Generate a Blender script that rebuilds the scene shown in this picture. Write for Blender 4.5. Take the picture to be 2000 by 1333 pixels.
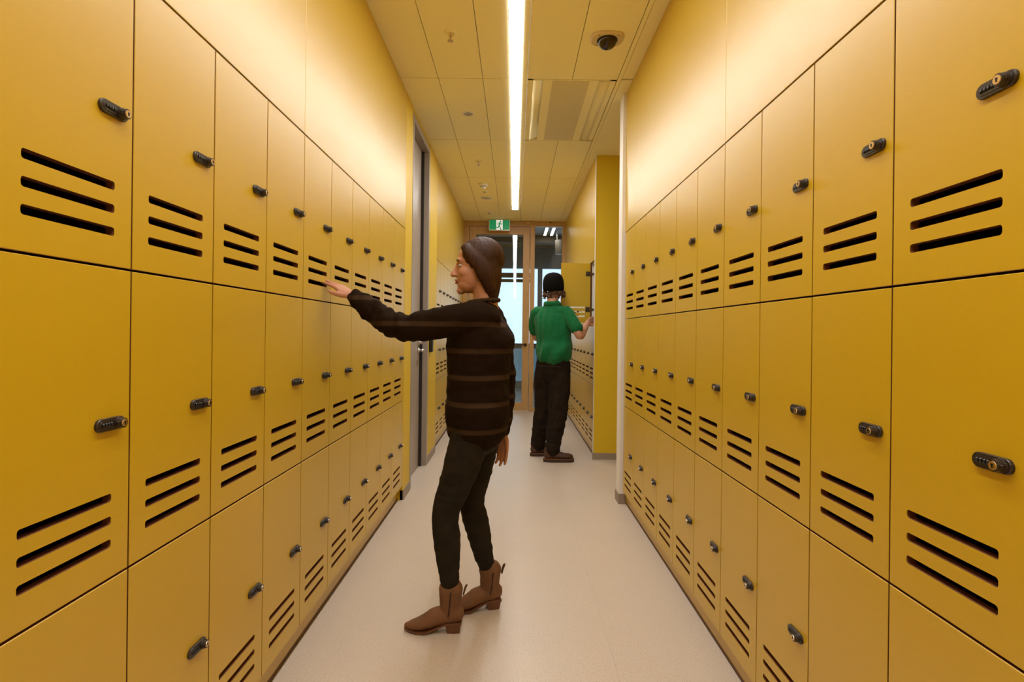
import bpy, bmesh, math, random
from mathutils import Vector, Matrix, noise

for o in list(bpy.data.objects):
    bpy.data.objects.remove(o, do_unlink=True)
scene = bpy.context.scene
COL = scene.collection
random.seed(7)

# ------------------------------------------------------------------ camera
H = 1.21
FPX = 1080.0
cam_d = bpy.data.cameras.new('camera')
cam = bpy.data.objects.new('camera', cam_d)
COL.objects.link(cam)
cam.location = (0, 0, H)
ROLL = 0.0113
cam.rotation_euler = (Matrix.Rotation(math.pi / 2, 3, 'X') @ Matrix.Rotation(ROLL, 3, 'Z')).to_euler()
cam_d.sensor_width = 36
cam_d.lens = FPX / 2000 * 36
cam_d.shift_x = -5.0 / 2000
cam_d.shift_y = -16.5 / 2000
cam_d.clip_start = 0.02
scene.camera = cam

# ------------------------------------------------------------------ world + view
w = bpy.data.worlds.new('sky')
scene.world = w
w.use_nodes = True
bgn = w.node_tree.nodes['Background']
bgn.inputs[0].default_value = (0.74, 0.87, 1.0, 1)
bgn.inputs[1].default_value = 1.6
scene.view_settings.view_transform = 'Standard'
scene.view_settings.look = 'None'
scene.view_settings.exposure = -0.12
scene.view_settings.gamma = 1.0
LIGHT_STRENGTH = 38.0
# added area lamp under the linear light, brightens floor and low walls
la = bpy.data.lights.new('linear_light_fill', 'AREA')
la.shape = 'RECTANGLE'; la.size = 0.07; la.size_y = 10.3
la.energy = 24.0; la.spread = math.radians(125); la.color = (1.0, 0.97, 0.93)
lao = bpy.data.objects.new('linear_light_fill', la); COL.objects.link(lao)
lao.location = (-0.0105, 2.5, 2.924 - 0.006)

# ------------------------------------------------------------------ materials
def new_mat(name):
    m = bpy.data.materials.new(name)
    m.use_nodes = True
    nt = m.node_tree
    return m, nt, nt.nodes['Principled BSDF']

def mat(name, col, rough=0.5, metal=0.0, spec=0.5, noise_amt=0.0, noise_scale=40.0, bump=0.0, bump_scale=200.0, stretch=(1, 1, 1), sheen=0.0):
    m, nt, p = new_mat(name)
    p.inputs['Base Color'].default_value = (*col, 1)
    p.inputs['Roughness'].default_value = rough
    p.inputs['Metallic'].default_value = metal
    p.inputs['Specular IOR Level'].default_value = spec
    if sheen:
        p.inputs['Sheen Weight'].default_value = sheen
    tc = nt.nodes.new('ShaderNodeTexCoord')
    mp = nt.nodes.new('ShaderNodeMapping')
    mp.inputs['Scale'].default_value = stretch
    nt.links.new(tc.outputs['Object'], mp.inputs['Vector'])
    if noise_amt:
        n = nt.nodes.new('ShaderNodeTexNoise')
        n.inputs['Scale'].default_value = noise_scale
        n.inputs['Detail'].default_value = 5
        nt.links.new(mp.outputs['Vector'], n.inputs['Vector'])
        r = nt.nodes.new('ShaderNodeMapRange')
        r.inputs[1].default_value = 0.25
        r.inputs[2].default_value = 0.75
        r.inputs[3].default_value = 1 - noise_amt
        r.inputs[4].default_value = 1 + noise_amt
        nt.links.new(n.outputs['Fac'], r.inputs[0])
        mx = nt.nodes.new('ShaderNodeVectorMath')
        mx.operation = 'SCALE'
        mx.inputs[0].default_value = col
        nt.links.new(r.outputs[0], mx.inputs['Scale'])
        nt.links.new(mx.outputs[0], p.inputs['Base Color'])
    if bump:
        n2 = nt.nodes.new('ShaderNodeTexNoise')
        n2.inputs['Scale'].default_value = bump_scale
        n2.inputs['Detail'].default_value = 3
        nt.links.new(mp.outputs['Vector'], n2.inputs['Vector'])
        b = nt.nodes.new('ShaderNodeBump')
        b.inputs['Strength'].default_value = bump
        b.inputs['Distance'].default_value = 0.002
        nt.links.new(n2.outputs['Fac'], b.inputs['Height'])
        nt.links.new(b.outputs['Normal'], p.inputs['Normal'])
    return m

YEL = (0.60, 0.385, 0.006)
M = {}
M['yellow'] = mat('yellow_laminate', YEL, 0.335, spec=1.0, noise_amt=0.02, noise_scale=500, bump=0.05, bump_scale=900)
M['yellow_paint'] = mat('yellow_paint', (0.70, 0.475, 0.016), 0.5, spec=0.35, noise_amt=0.02, noise_scale=60)
M['core'] = mat('brown_core', (0.17, 0.055, 0.018), 0.7)
M['carcass'] = mat('shaded_carcass', (0.035, 0.012, 0.006), 0.8)  # shade inside closed lockers put into the colour; open one stays white
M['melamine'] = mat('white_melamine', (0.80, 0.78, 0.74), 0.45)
M['white'] = mat('white_plaster', (0.86, 0.82, 0.76), 0.5, noise_amt=0.02)
M['ceil'] = mat('bounce_tinted_tile', (0.95, 0.86, 0.50), 0.8, spec=0.2, noise_amt=0.015, noise_scale=300)  # yellow bounce from the walls is mixed into the tile colour
M['ceilgap'] = mat('ceiling_void', (0.05, 0.035, 0.02), 0.9)
M['lock'] = mat('black_lock', (0.024, 0.015, 0.011), 0.36, spec=0.6)
M['dial'] = mat('black_dial', (0.006, 0.005, 0.004), 0.45)
M['brass'] = mat('brass', (0.78, 0.62, 0.42), 0.25, metal=1.0)
M['steel'] = mat('brushed_steel', (0.72, 0.70, 0.67), 0.28, metal=1.0)
M['greydoor'] = mat('grey_door', (0.36, 0.30, 0.245), 0.38, noise_amt=0.02)
M['greyframe'] = mat('grey_frame', (0.33, 0.28, 0.235), 0.35)
M['skirting'] = mat('grey_skirting', (0.30, 0.24, 0.19), 0.5)
M['darkgap'] = mat('dark_seal', (0.02, 0.012, 0.008), 0.6)
M['plinthbase'] = mat('brown_base_strip', (0.13, 0.060, 0.018), 0.6)
M['timber'] = mat('oak_timber', (0.52, 0.325, 0.13), 0.42, noise_amt=0.14, noise_scale=10, stretch=(9, 9, 0.6), bump=0.05, bump_scale=60)
M['black'] = mat('black_plastic', (0.012, 0.010, 0.010), 0.4)
M['hinge'] = mat('dark_hinge', (0.10, 0.08, 0.06), 0.35, metal=0.7)
M['signgreen'] = mat('exit_green', (0.0, 0.22, 0.075), 0.4)
for _n, _c in (('signgreen', (0.0, 0.25, 0.09)),):
    _p = M[_n].node_tree.nodes['Principled BSDF']; _p.inputs['Emission Color'].default_value = (*_c, 1); _p.inputs['Emission Strength'].default_value = 0.6
M['signwhite'] = mat('exit_white', (0.82, 0.85, 0.86), 0.4)
M['concrete'] = mat('lobby_slab', (0.20, 0.16, 0.12), 0.7, noise_amt=0.08, noise_scale=5)
M['lobbyceil'] = mat('lobby_ceiling', (0.52, 0.49, 0.44), 0.6, noise_amt=0.04, noise_scale=9)
M['beam'] = mat('dark_beam', (0.13, 0.09, 0.06), 0.6)
M['bluegrey'] = mat('bluegrey_metal', (0.22, 0.30, 0.38), 0.45, noise_amt=0.1, noise_scale=4)
M['lobbyfloor'] = mat('lobby_floor', (0.48, 0.52, 0.55), 0.25)
M['kerb'] = mat('grey_kerb', (0.26, 0.25, 0.23), 0.6)
M['duct'] = mat('beige_duct', (0.33, 0.27, 0.20), 0.5)

# vinyl floor with speckle
m, nt, p = new_mat('speckled_vinyl')
tc = nt.nodes.new('ShaderNodeTexCoord')
n1 = nt.nodes.new('ShaderNodeTexNoise'); n1.inputs['Scale'].default_value = 260; n1.inputs['Detail'].default_value = 2
n2 = nt.nodes.new('ShaderNodeTexNoise'); n2.inputs['Scale'].default_value = 3; n2.inputs['Detail'].default_value = 3
cr = nt.nodes.new('ShaderNodeValToRGB')
cr.color_ramp.elements[0].position = 0.33; cr.color_ramp.elements[0].color = (0.41, 0.335, 0.265, 1)
cr.color_ramp.elements[1].position = 0.47; cr.color_ramp.elements[1].color = (0.60, 0.515, 0.43, 1)
mr = nt.nodes.new('ShaderNodeMapRange'); mr.inputs[3].default_value = 0.95; mr.inputs[4].default_value = 1.05
vm = nt.nodes.new('ShaderNodeVectorMath'); vm.operation = 'SCALE'
nt.links.new(tc.outputs['Object'], n1.inputs['Vector']); nt.links.new(tc.outputs['Object'], n2.inputs['Vector'])
nt.links.new(n1.outputs['Fac'], cr.inputs[0]); nt.links.new(n2.outputs['Fac'], mr.inputs[0])
nt.links.new(cr.outputs[0], vm.inputs[0]); nt.links.new(mr.outputs[0], vm.inputs['Scale'])
nt.links.new(vm.outputs[0], p.inputs['Base Color'])
p.inputs['Roughness'].default_value = 0.36
p.inputs['Specular IOR Level'].default_value = 0.45
M['floor'] = m

# perforated sheet of the air diffuser
m, nt, p = new_mat('perforated_metal')
tc = nt.nodes.new('ShaderNodeTexCoord'); vo = nt.nodes.new('ShaderNodeTexVoronoi')
vo.inputs['Scale'].default_value = 95; vo.inputs['Randomness'].default_value = 0.0
rot = nt.nodes.new('ShaderNodeMapping'); rot.inputs['Rotation'].default_value = (0, 0, math.pi / 4)
nt.links.new(tc.outputs['Object'], rot.inputs[0]); nt.links.new(rot.outputs[0], vo.inputs['Vector'])
cr = nt.nodes.new('ShaderNodeValToRGB')
cr.color_ramp.elements[0].position = 0.36; cr.color_ramp.elements[0].color = (0.40, 0.31, 0.14, 1)
cr.color_ramp.elements[1].position = 0.44; cr.color_ramp.elements[1].color = (0.95, 0.86, 0.50, 1)  # same bounce-tinted tone as the ceiling tiles
nt.links.new(vo.outputs['Distance'], cr.inputs[0]); nt.links.new(cr.outputs[0], p.inputs['Base Color'])
p.inputs['Roughness'].default_value = 0.6
M['perf'] = m

def emit(name, col, s):
    m = bpy.data.materials.new(name); m.use_nodes = True
    nt = m.node_tree; nt.nodes.clear()
    e = nt.nodes.new('ShaderNodeEmission'); e.inputs[0].default_value = (*col, 1); e.inputs[1].default_value = s
    o = nt.nodes.new('ShaderNodeOutputMaterial'); nt.links.new(e.outputs[0], o.inputs[0])
    return m
M['led'] = emit('led_diffuser', (1.0, 0.985, 0.96), LIGHT_STRENGTH)
M['lamp'] = emit('lobby_lamp', (1.0, 0.97, 0.92), 16.0)

def glass(name, tint):
    m = bpy.data.materials.new(name); m.use_nodes = True
    nt = m.node_tree; nt.nodes.clear()
    t = nt.nodes.new('ShaderNodeBsdfTransparent'); t.inputs[0].default_value = (*tint, 1)
    g = nt.nodes.new('ShaderNodeBsdfGlossy'); g.inputs['Roughness'].default_value = 0.0
    f = nt.nodes.new('ShaderNodeFresnel'); f.inputs[0].default_value = 1.5
    x = nt.nodes.new('ShaderNodeMixShader'); o = nt.nodes.new('ShaderNodeOutputMaterial')
    nt.links.new(f.outputs[0], x.inputs[0]); nt.links.new(t.outputs[0], x.inputs[1])
    nt.links.new(g.outputs[0], x.inputs[2]); nt.links.new(x.outputs[0], o.inputs[0])
    return m
M['glass'] = glass('door_glass', (0.93, 0.97, 0.97))

m, nt, p = new_mat('smoked_dome')
p.inputs['Base Color'].default_value = (0.02, 0.008, 0.003, 1); p.inputs['Roughness'].default_value = 0.06
M['dome'] = m
# people
M['skin_w'] = mat('woman_skin', (0.52, 0.25, 0.16), 0.5, noise_amt=0.05, noise_scale=60)
M['skin_m'] = mat('man_skin', (0.50, 0.25, 0.16), 0.5, noise_amt=0.06, noise_scale=60)
M['lip'] = mat('lips', (0.36, 0.10, 0.08), 0.45)
M['eyewhite'] = mat('eye_white', (0.55, 0.50, 0.46), 0.3)
M['iris'] = mat('iris_brown', (0.03, 0.015, 0.008), 0.15)
M['hair'] = mat('brown_hair', (0.042, 0.015, 0.006), 0.55, spec=0.25, noise_amt=0.5, noise_scale=30, stretch=(6, 6, 0.6), bump=0.6, bump_scale=90)
M['hair_m'] = mat('curly_brown_hair', (0.085, 0.034, 0.013), 0.5, noise_amt=0.4, noise_scale=60, bump=0.6, bump_scale=160)
M['beanie'] = mat('black_knit', (0.006, 0.005, 0.0045), 0.95, spec=0.1, noise_amt=0.3, noise_scale=20, stretch=(1, 1, 10), bump=0.5, bump_scale=60)
M['polo'] = mat('green_pique', (0.006, 0.13, 0.040), 0.9, spec=0.2, noise_amt=0.08, noise_scale=25, bump=0.25, bump_scale=500, sheen=0.1)
M['cords'] = mat('dark_brown_denim', (0.016, 0.0095, 0.0055), 0.9, spec=0.15, noise_amt=0.35, noise_scale=12, bump=0.3, bump_scale=400)
M['jeans'] = mat('charcoal_denim', (0.020, 0.015, 0.009), 0.9, spec=0.15, noise_amt=0.3, noise_scale=16, bump=0.3, bump_scale=400)
M['tan'] = mat('tan_suede', (0.165, 0.070, 0.026), 0.75, noise_amt=0.22, noise_scale=18, bump=0.2, bump_scale=300)
M['heel'] = mat('stacked_leather', (0.13, 0.048, 0.018), 0.5, noise_amt=0.15, noise_scale=8, stretch=(1, 1, 30))
M['shoe'] = mat('brown_leather', (0.060, 0.022, 0.009), 0.55, noise_amt=0.25, noise_scale=20)
M['sole'] = mat('brown_sole', (0.045, 0.022, 0.012), 0.7, noise_amt=0.2)
M['welt'] = mat('shoe_welt', (0.17, 0.070, 0.028), 0.6)
M['lace'] = mat('dark_lace', (0.02, 0.012, 0.008), 0.8)
# striped jumper
m, nt, p = new_mat('striped_knit')
tc = nt.nodes.new('ShaderNodeTexCoord'); sp = nt.nodes.new('ShaderNodeSeparateXYZ')
nt.links.new(tc.outputs['Object'], sp.inputs[0])
mm = nt.nodes.new('ShaderNodeMath'); mm.operation = 'MULTIPLY'; mm.inputs[1].default_value = 1 / 0.105
nt.links.new(sp.outputs['Z'], mm.inputs[0])
fr = nt.nodes.new('ShaderNodeMath'); fr.operation = 'FRACT'; nt.links.new(mm.outputs[0], fr.inputs[0])
cr = nt.nodes.new('ShaderNodeValToRGB'); cr.color_ramp.interpolation = 'LINEAR'
e = cr.color_ramp.elements
e[0].position = 0.0; e[0].color = (0.014, 0.0065, 0.0025, 1)
e[1].position = 0.70; e[1].color = (0.015, 0.007, 0.0026, 1)
x = e.new(0.74); x.color = (0.046, 0.026, 0.013, 1)
x = e.new(0.88); x.color = (0.042, 0.023, 0.012, 1)
x = e.new(0.92); x.color = (0.014, 0.0065, 0.0025, 1)
nt.links.new(fr.outputs[0], cr.inputs[0]); nt.links.new(cr.outputs[0], p.inputs['Base Color'])
p.inputs['Roughness'].default_value = 0.95
p.inputs['Specular IOR Level'].default_value = 0.1
nb = nt.nodes.new('ShaderNodeTexNoise'); nb.inputs['Scale'].default_value = 300
bp = nt.nodes.new('ShaderNodeBump'); bp.inputs['Strength'].default_value = 0.3; bp.inputs['Distance'].default_value = 0.002
nt.links.new(tc.outputs['Object'], nb.inputs['Vector']); nt.links.new(nb.outputs['Fac'], bp.inputs['Height']); nt.links.new(bp.outputs[0], p.inputs['Normal'])
M['jumper'] = m

# ------------------------------------------------------------------ mesh helpers
def box(bm, x0, x1, y0, y1, z0, z1, bev=0.0, mi=0):
    vs = [bm.verts.new((x, y, z)) for x in (x0, x1) for y in (y0, y1) for z in (z0, z1)]
    fs = []
    for idx in ((0, 1, 3, 2), (4, 6, 7, 5), (0, 4, 5, 1), (2, 3, 7, 6), (0, 2, 6, 4), (1, 5, 7, 3)):
        f = bm.faces.new([vs[i] for i in idx]); f.material_index = mi; fs.append(f)
    if bev:
        es = list({e for f in fs for e in f.edges})
        bmesh.ops.bevel(bm, geom=es, offset=bev, segments=1, affect='EDGES')

def prism(bm, outline, fn, d0, d1, bev=0.0, mi=0):
    """outline: 2-D points (CCW), fn(u, v, d) -> 3-D; extruded from d0 (back) to d1 (front), chamfered front."""
    n = len(outline)
    cu = sum(q[0] for q in outline) / n; cv = sum(q[1] for q in outline) / n
    rings = [(d0, 0)]
    if bev:
        s = 1 if d1 > d0 else -1
        rings += [(d1 - s * bev, 0), (d1, bev)]
    else:
        rings += [(d1, 0)]
    prev = None; first = None
    for d, ins in rings:
        vs = []
        for (u, v) in outline:
            L = math.hypot(u - cu, v - cv) or 1
            k = (L - ins) / L
            vs.append(bm.verts.new(fn(cu + (u - cu) * k, cv + (v - cv) * k, d)))
        if prev:
            for i in range(n):
                f = bm.faces.new((prev[i], prev[(i + 1) % n], vs[(i + 1) % n], vs[i])); f.material_index = mi
        else:
            first = vs
        prev = vs
    f = bm.faces.new(prev); f.material_index = mi
    f = bm.faces.new(list(reversed(first))); f.material_index = mi

def cyl(bm, p0, p1, r0, r1=None, n=16, mi=0):
    p0 = Vector(p0); p1 = Vector(p1); r1 = r0 if r1 is None else r1
    t = (p1 - p0).normalized()
    a = t.orthogonal().normalized(); b = t.cross(a)
    r = []
    for p, q in ((p0, r0), (p1, r1)):
        r.append([bm.verts.new(p + (a * math.cos(2 * math.pi * i / n) + b * math.sin(2 * math.pi * i / n)) * q) for i in range(n)])
    for i in range(n):
        f = bm.faces.new((r[0][i], r[0][(i + 1) % n], r[1][(i + 1) % n], r[1][i])); f.material_index = mi
    f = bm.faces.new(r[1]); f.material_index = mi
    f = bm.faces.new(list(reversed(r[0]))); f.material_index = mi

def lathe(bm, c, prof, axis='Z', n=24, mi=0, sx=1.0, sy=1.0):
    c = Vector(c); rings = []
    for r, h in prof:
        if r < 1e-6:
            rings.append([bm.verts.new(c + Vector((0, 0, h)))])
        else:
            rings.append([bm.verts.new(c + Vector((r * sx * math.cos(2 * math.pi * i / n), r * sy * math.sin(2 * math.pi * i / n), h))) for i in range(n)])
    for a, b in zip(rings, rings[1:]):
        for i in range(n):
            j = (i + 1) % n
            if len(a) == 1 and len(b) == 1: continue
            if len(a) == 1: f = bm.faces.new((a[0], b[j], b[i]))
            elif len(b) == 1: f = bm.faces.new((a[i], a[j], b[0]))
            else: f = bm.faces.new((a[i], a[j], b[j], b[i]))
            f.material_index = mi

def mesh_of(bm, name, mats, smooth=False, fix=True):
    if fix: bmesh.ops.recalc_face_normals(bm, faces=bm.faces)
    me = bpy.data.meshes.new(name)
    bm.to_mesh(me); bm.free()
    for mm_ in (mats if isinstance(mats, (list, tuple)) else [mats]):
        me.materials.append(M[mm_] if isinstance(mm_, str) else mm_)
    if smooth:
        for f in me.polygons: f.use_smooth = True
    return me

def link(name, me, parent=None, loc=(0, 0, 0), rz=0.0):
    o = bpy.data.objects.new(name, me); COL.objects.link(o)
    o.location = loc; o.rotation_euler = (0, 0, rz)
    if parent: o.parent = parent
    return o

def obj(name, bm, mats, parent=None, smooth=False, loc=(0, 0, 0), rz=0.0):
    return link(name, mesh_of(bm, name, mats, smooth), parent, loc, rz)

def tag(o, label, cat, group=None):
    o['label'] = label; o['category'] = cat
    if group: o['group'] = group
    return o

def struct(o, label=None):
    o['kind'] = 'structure'
    if label: o['label'] = label
    return o

def boxobj(name, x0, x1, y0, y1, z0, z1, m_, parent=None, bev=0.0):
    """box whose object origin sits at its base centre"""
    c = Vector(((x0 + x1) / 2, (y0 + y1) / 2, z0))
    bm = bmesh.new(); box(bm, x0 - c.x, x1 - c.x, y0 - c.y, y1 - c.y, 0, z1 - z0, bev)
    if parent: c = c - parent.location
    return obj(name, bm, m_, parent, loc=c)

def empty(name, loc=(0, 0, 0), rz=0.0):
    return link(name, None, None, loc, rz)

# ------------------------------------------------------------------ dimensions
XL, XR = -0.79, 0.779          # locker faces, left and right bank
ZC = 2.924                     # ceiling
W = 0.3076                     # locker width
RH = 0.6125                    # locker row height
ZL, ZR = 0.104, 0.089          # underside of bottom row, left / right
YEND = 8.5
YBACK = -2.8
DEPTH = 0.45

# ------------------------------------------------------------------ floor, ceiling, shell
floor = struct(boxobj('floor', -1.35, 2.45, YBACK - .1, YEND + .06, -0.08, -0.004, 'darkgap'), 'pale beige speckled vinyl corridor floor')
for nm, x0, x1, y0, y1 in (('vinyl_sheet', -1.35, 0.3798, YBACK, YEND + .05), ('vinyl_sheet', 0.3802, 2.45, YBACK, 3.93), ('vinyl_sheet', 0.3802, 2.45, 3.9304, YEND + .05)):
    boxobj(nm, x0, x1, y0, y1, -0.004, 0.0, 'floor', floor)

ceiling = struct(boxobj('ceiling', -1.35, 2.45, YBACK - .1, YEND + .06, ZC + .075, ZC + .12, 'ceilgap'), 'cream tiled ceiling of the corridor')
XC = [(-0.80, -0.5365), (-0.5325, -0.2365), (-0.2325, -0.0530), (0.0700, 0.3680), (0.3720, 0.6710)]
YC = [1.34, 2.535, 3.735, 4.925, 6.12, 7.325, YEND]
G = 0.0035
for i in range(len(YC) - 1):
    y0, y1 = YC[i] + G, YC[i + 1] - G
    for j, (x0, x1) in enumerate(XC):
        if i == 2 and j >= 3: continue          # the air diffuser takes these two
        if i == 5 and j == 2: continue
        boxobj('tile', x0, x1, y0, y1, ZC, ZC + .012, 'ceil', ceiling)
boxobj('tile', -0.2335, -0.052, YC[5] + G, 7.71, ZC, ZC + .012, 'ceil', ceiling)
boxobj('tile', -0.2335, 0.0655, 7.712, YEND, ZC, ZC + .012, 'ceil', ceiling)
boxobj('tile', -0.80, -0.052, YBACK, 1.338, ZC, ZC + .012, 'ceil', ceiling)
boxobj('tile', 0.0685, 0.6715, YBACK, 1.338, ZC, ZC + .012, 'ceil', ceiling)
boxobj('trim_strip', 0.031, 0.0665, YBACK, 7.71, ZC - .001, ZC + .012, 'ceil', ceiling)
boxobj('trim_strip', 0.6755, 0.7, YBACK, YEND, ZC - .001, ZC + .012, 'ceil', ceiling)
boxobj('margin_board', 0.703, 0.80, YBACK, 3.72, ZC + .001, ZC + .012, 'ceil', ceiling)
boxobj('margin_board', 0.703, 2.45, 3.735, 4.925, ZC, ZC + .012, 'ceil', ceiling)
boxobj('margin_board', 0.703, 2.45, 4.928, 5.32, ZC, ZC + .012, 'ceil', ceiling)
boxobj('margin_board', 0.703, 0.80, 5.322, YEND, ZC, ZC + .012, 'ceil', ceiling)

# hidden shell that closes the place; locker backing slabs added against light leaks
wl = struct(boxobj('wall_left', -1.40, -1.30, YBACK, YEND, 0, ZC + .13, 'yellow_paint'), 'unseen yellow backing wall behind the left lockers, added against light leaks')
wr = struct(boxobj('wall_right', 1.30, 1.40, YBACK, 3.93, 0, ZC + .13, 'yellow_paint'), 'unseen yellow backing wall behind the near right lockers, added against light leaks')
wb = struct(boxobj('wall_back', -1.40, 1.40, YBACK - .1, YBACK, 0, ZC + .13, 'yellow_paint'), 'yellow wall behind the viewer')

def upper(nm, lab):
    e_ = empty(nm); return struct(e_, lab)
wlu = upper('wall_left_upper', 'pale yellow laminate panels above the near left lockers')
wru = upper('wall_right_upper', 'pale yellow laminate panels above the near right lockers')
wll = upper('wall_left_near', 'plain yellow panelling left of the viewer')
wrl = upper('wall_right_near', 'plain yellow panelling right of the viewer')
pll = upper('trim_6', 'recessed yellow plinth under the near left lockers')
plr = upper('trim_7', 'recessed yellow plinth under the near right lockers')
plf = upper('trim_8', 'recessed yellow plinth under the far left lockers')
plg = upper('trim_9', 'recessed yellow plinth under the far right lockers')
fil = upper('trim_10', 'narrow yellow filler at the end of the near left lockers')
fif = upper('trim_11', 'narrow yellow filler at the end of the far left lockers')
fig = upper('trim_12', 'narrow yellow filler at the end of the far right lockers')
wlf = upper('wall_left_far_upper', 'yellow panel above the far left lockers')
wrf = upper('wall_right_far_upper', 'yellow panel above the far right lockers')
def panel(parent, x0, x1, y0, y1, z0, z1, nm='panel', m_='yellow', bev=0.001):
    return boxobj(nm, x0, x1, y0, y1, z0, z1, m_, parent, bev)

YL0 = 1.139 - 3 * W   # panel joints above lockers
TL, TR = ZL + 3 * RH, ZR + 3 * RH
jl = 1.139 + 3 * W
jr = 1.143 + 3 * W
YLE, YRE = 3.962, 3.935
panel(wlu, XL - .02, XL, jl + .0008, YLE, TL + .0025, ZC)
panel(wlu, XL - .02, XL, -0.1, jl - .0008, TL + .0025, ZC)
panel(wlu, XL - .02, XL, YBACK, -.102, TL + .0025, ZC)
panel(wru, XR, XR + .02, jr + .0008, YRE, TR + .0025, ZC)
panel(wru, XR, XR + .02, -0.1, jr - .0008, TR + .0025, ZC)
panel(wru, XR, XR + .02, YBACK, -.102, TR + .0025, ZC)
# plain panelling behind the camera, outside the picture
panel(wll, XL - .02, XL, YBACK, 1.139 - W - .002, ZL, TL - .0025)
panel(wrl, XR, XR + .02, YBACK, 1.143 - W - .002, ZR, TR - .0025)
# end filler of the left bank
panel(fil, XL - .02, XL - .001, 1.139 + 9 * W + .002, YLE, ZL, TL, 'filler')
# plinths
def plinth(parent, side, y0, y1, xf, ztop, joints):
    ys = [y0] + joints + [y1]
    for a, b in zip(ys, ys[1:]):
        xa, xb = (xf - .02, xf) if side < 0 else (xf, xf + .02)
        boxobj('plinth', xa, xb, a + .0007, b - .0007, 0.014, ztop, 'yellow', parent)
    xa, xb = (xf - .02, xf + .001) if side < 0 else (xf - .001, xf + .02)
    boxobj('base_strip', xa, xb, y0, y1, 0, 0.014, 'plinthbase', parent)
plinth(pll, -1, YBACK, YLE, -0.826, ZL + .01, [1.73])
plinth(plr, 1, YBACK, YRE, 0.806, ZR + .01, [1.5])

# left pier, service door, second pier
pier = struct(boxobj('trim_1', -1.30, XL, YLE, 4.215, 0, ZC, 'yellow_paint'), 'narrow yellow pier between left lockers and grey door')
boxobj('skirting', XL - .02, XL + .007, YLE, 4.222, 0, 0.07, 'skirting', pier)
pier2 = struct(boxobj('trim_2', -1.30, XL, 5.035, 5.55, 0, ZC, 'yellow_paint'), 'yellow pier with card reader beyond the grey door')
boxobj('skirting', XL - .02, XL + .007, 5.03, 5.55, 0, 0.07, 'skirting', pier2)
over = struct(boxobj('trim_3', -1.30, XL - .004, 4.215, 5.035, 2.885, ZC, 'yellow_paint'), 'thin yellow strip above the grey door')

door1 = empty('door_1', (-0.85, 4.59, 0)); struct(door1, 'tall grey service door with lever handle in left wall')
DZ = 2.825
boxobj('leaf', -0.895, -0.85, 4.262, 4.945, 0.008, DZ - .004, 'greydoor', door1, .002)
boxobj('jamb', -0.93, XL + .004, 4.2155, 4.258, 0, DZ + .055, 'greyframe', door1, .002)
boxobj('jamb', -0.93, XL + .006, 4.985, 5.034, 0, DZ + .055, 'greyframe', door1, .002)
boxobj('door_stop', -0.93, -0.829, 4.962, 4.985, 0, DZ, 'darkgap', door1)
boxobj('seal', -0.93, -0.853, 4.946, 4.962, 0, DZ, 'darkgap', door1)
boxobj('frame_head', -0.93, XL + .004, 4.258, 4.985, DZ, DZ + .055, 'greyframe', door1, .002)
bm = bmesh.new()
cyl(bm, (0, 0, 0), (0.010, 0, 0), .026); cyl(bm, (0.008, 0, 0), (.05, 0, 0), .010)
cyl(bm, (.05, .008, 0), (.05, -.105, 0), .0095); 
hn = obj('door_handle', bm, 'steel', door1, True, loc=Vector((-0.85, 4.89, 1.045)) - door1.location)
bm = bmesh.new(); cyl(bm, (0, 0, 0), (.012, 0, 0), .024); cyl(bm, (.012, 0, 0), (.026, 0, 0), .015); box(bm, .026, .034, -.005, .005, -.016, .016)
obj('lock_cylinder', bm, 'steel', door1, True, loc=Vector((-0.85, 4.89, 1.115)) - door1.location)

rd = empty('card_reader', (XL, 5.15, 1.02))
tag(rd, 'black card reader on the yellow pier beside the grey door', 'card reader')
bm = bmesh.new(); box(bm, 0, .03, -.042, .042, 0, .128, .008); obj('housing', bm, 'black', rd)
bm = bmesh.new(); box(bm, .0295, .0315, -.030, .030, .055, .115, .0); obj('face_plate', bm, 'dial', rd)

# end strip left bank far
panel(fif, XL - .02, XL - .001, 5.551 + 9 * W, YEND, ZL, TL, 'filler')
panel(wlf, XL - .02, XL, 5.551, YEND, TL + .0025, ZC)
plinth(plf, -1, 5.551, YEND, -0.826, ZL + .01, [])

# right post, recess, far right end panel
post = struct(boxobj('trim_4', 0.757, 1.40, YRE, 4.055, 0, ZC, 'white'), 'white wall end after the near right lockers')
boxobj('skirting', 0.750, 0.84, YRE - .007, 4.062, 0, 0.07, 'skirting', post)
rec = struct(boxobj('wall_recess', 2.35, 2.45, 3.93, 5.5, 0, ZC + .13, 'yellow_paint'), 'yellow wall closing the side recess on the right')
boxobj('panel', 1.40, 2.35, 4.0, 4.055, 0, ZC + .13, 'yellow_paint', rec)
boxobj('panel', 1.295, 2.35, 5.31, 5.36, 0, ZC + .13, 'yellow_paint', rec)
XF = 0.768
endp = struct(boxobj('trim_5', XF + .001, 1.295, 5.31, 5.348, 0.0, ZC, 'yellow_paint'), 'yellow end panel of the far right locker bank')
boxobj('edge_strip', XF - .002, XF + .001, 5.309, 5.349, 0.0, ZC, 'melamine', endp)
boxobj('skirting', XF - .008, 2.3, 5.303, 5.31, 0, 0.062, 'skirting', endp)
wr2 = struct(boxobj('wall_right_far', 1.30, 1.40, 5.36, YEND, 0, ZC + .13, 'yellow_paint'), 'unseen yellow backing wall behind the far right lockers, added against light leaks')  # unseen backing slab, added to stop light leaking in
panel(wrf, XF, XF + .02, 5.35, YEND, TR + .0025, ZC)
panel(fig, XF + .001, XF + .02, 5.351 + 10 * W, YEND, ZR, TR, 'filler')
plinth(plg, 1, 5.35, YEND, XF + .03, ZR + .01, [])

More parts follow.
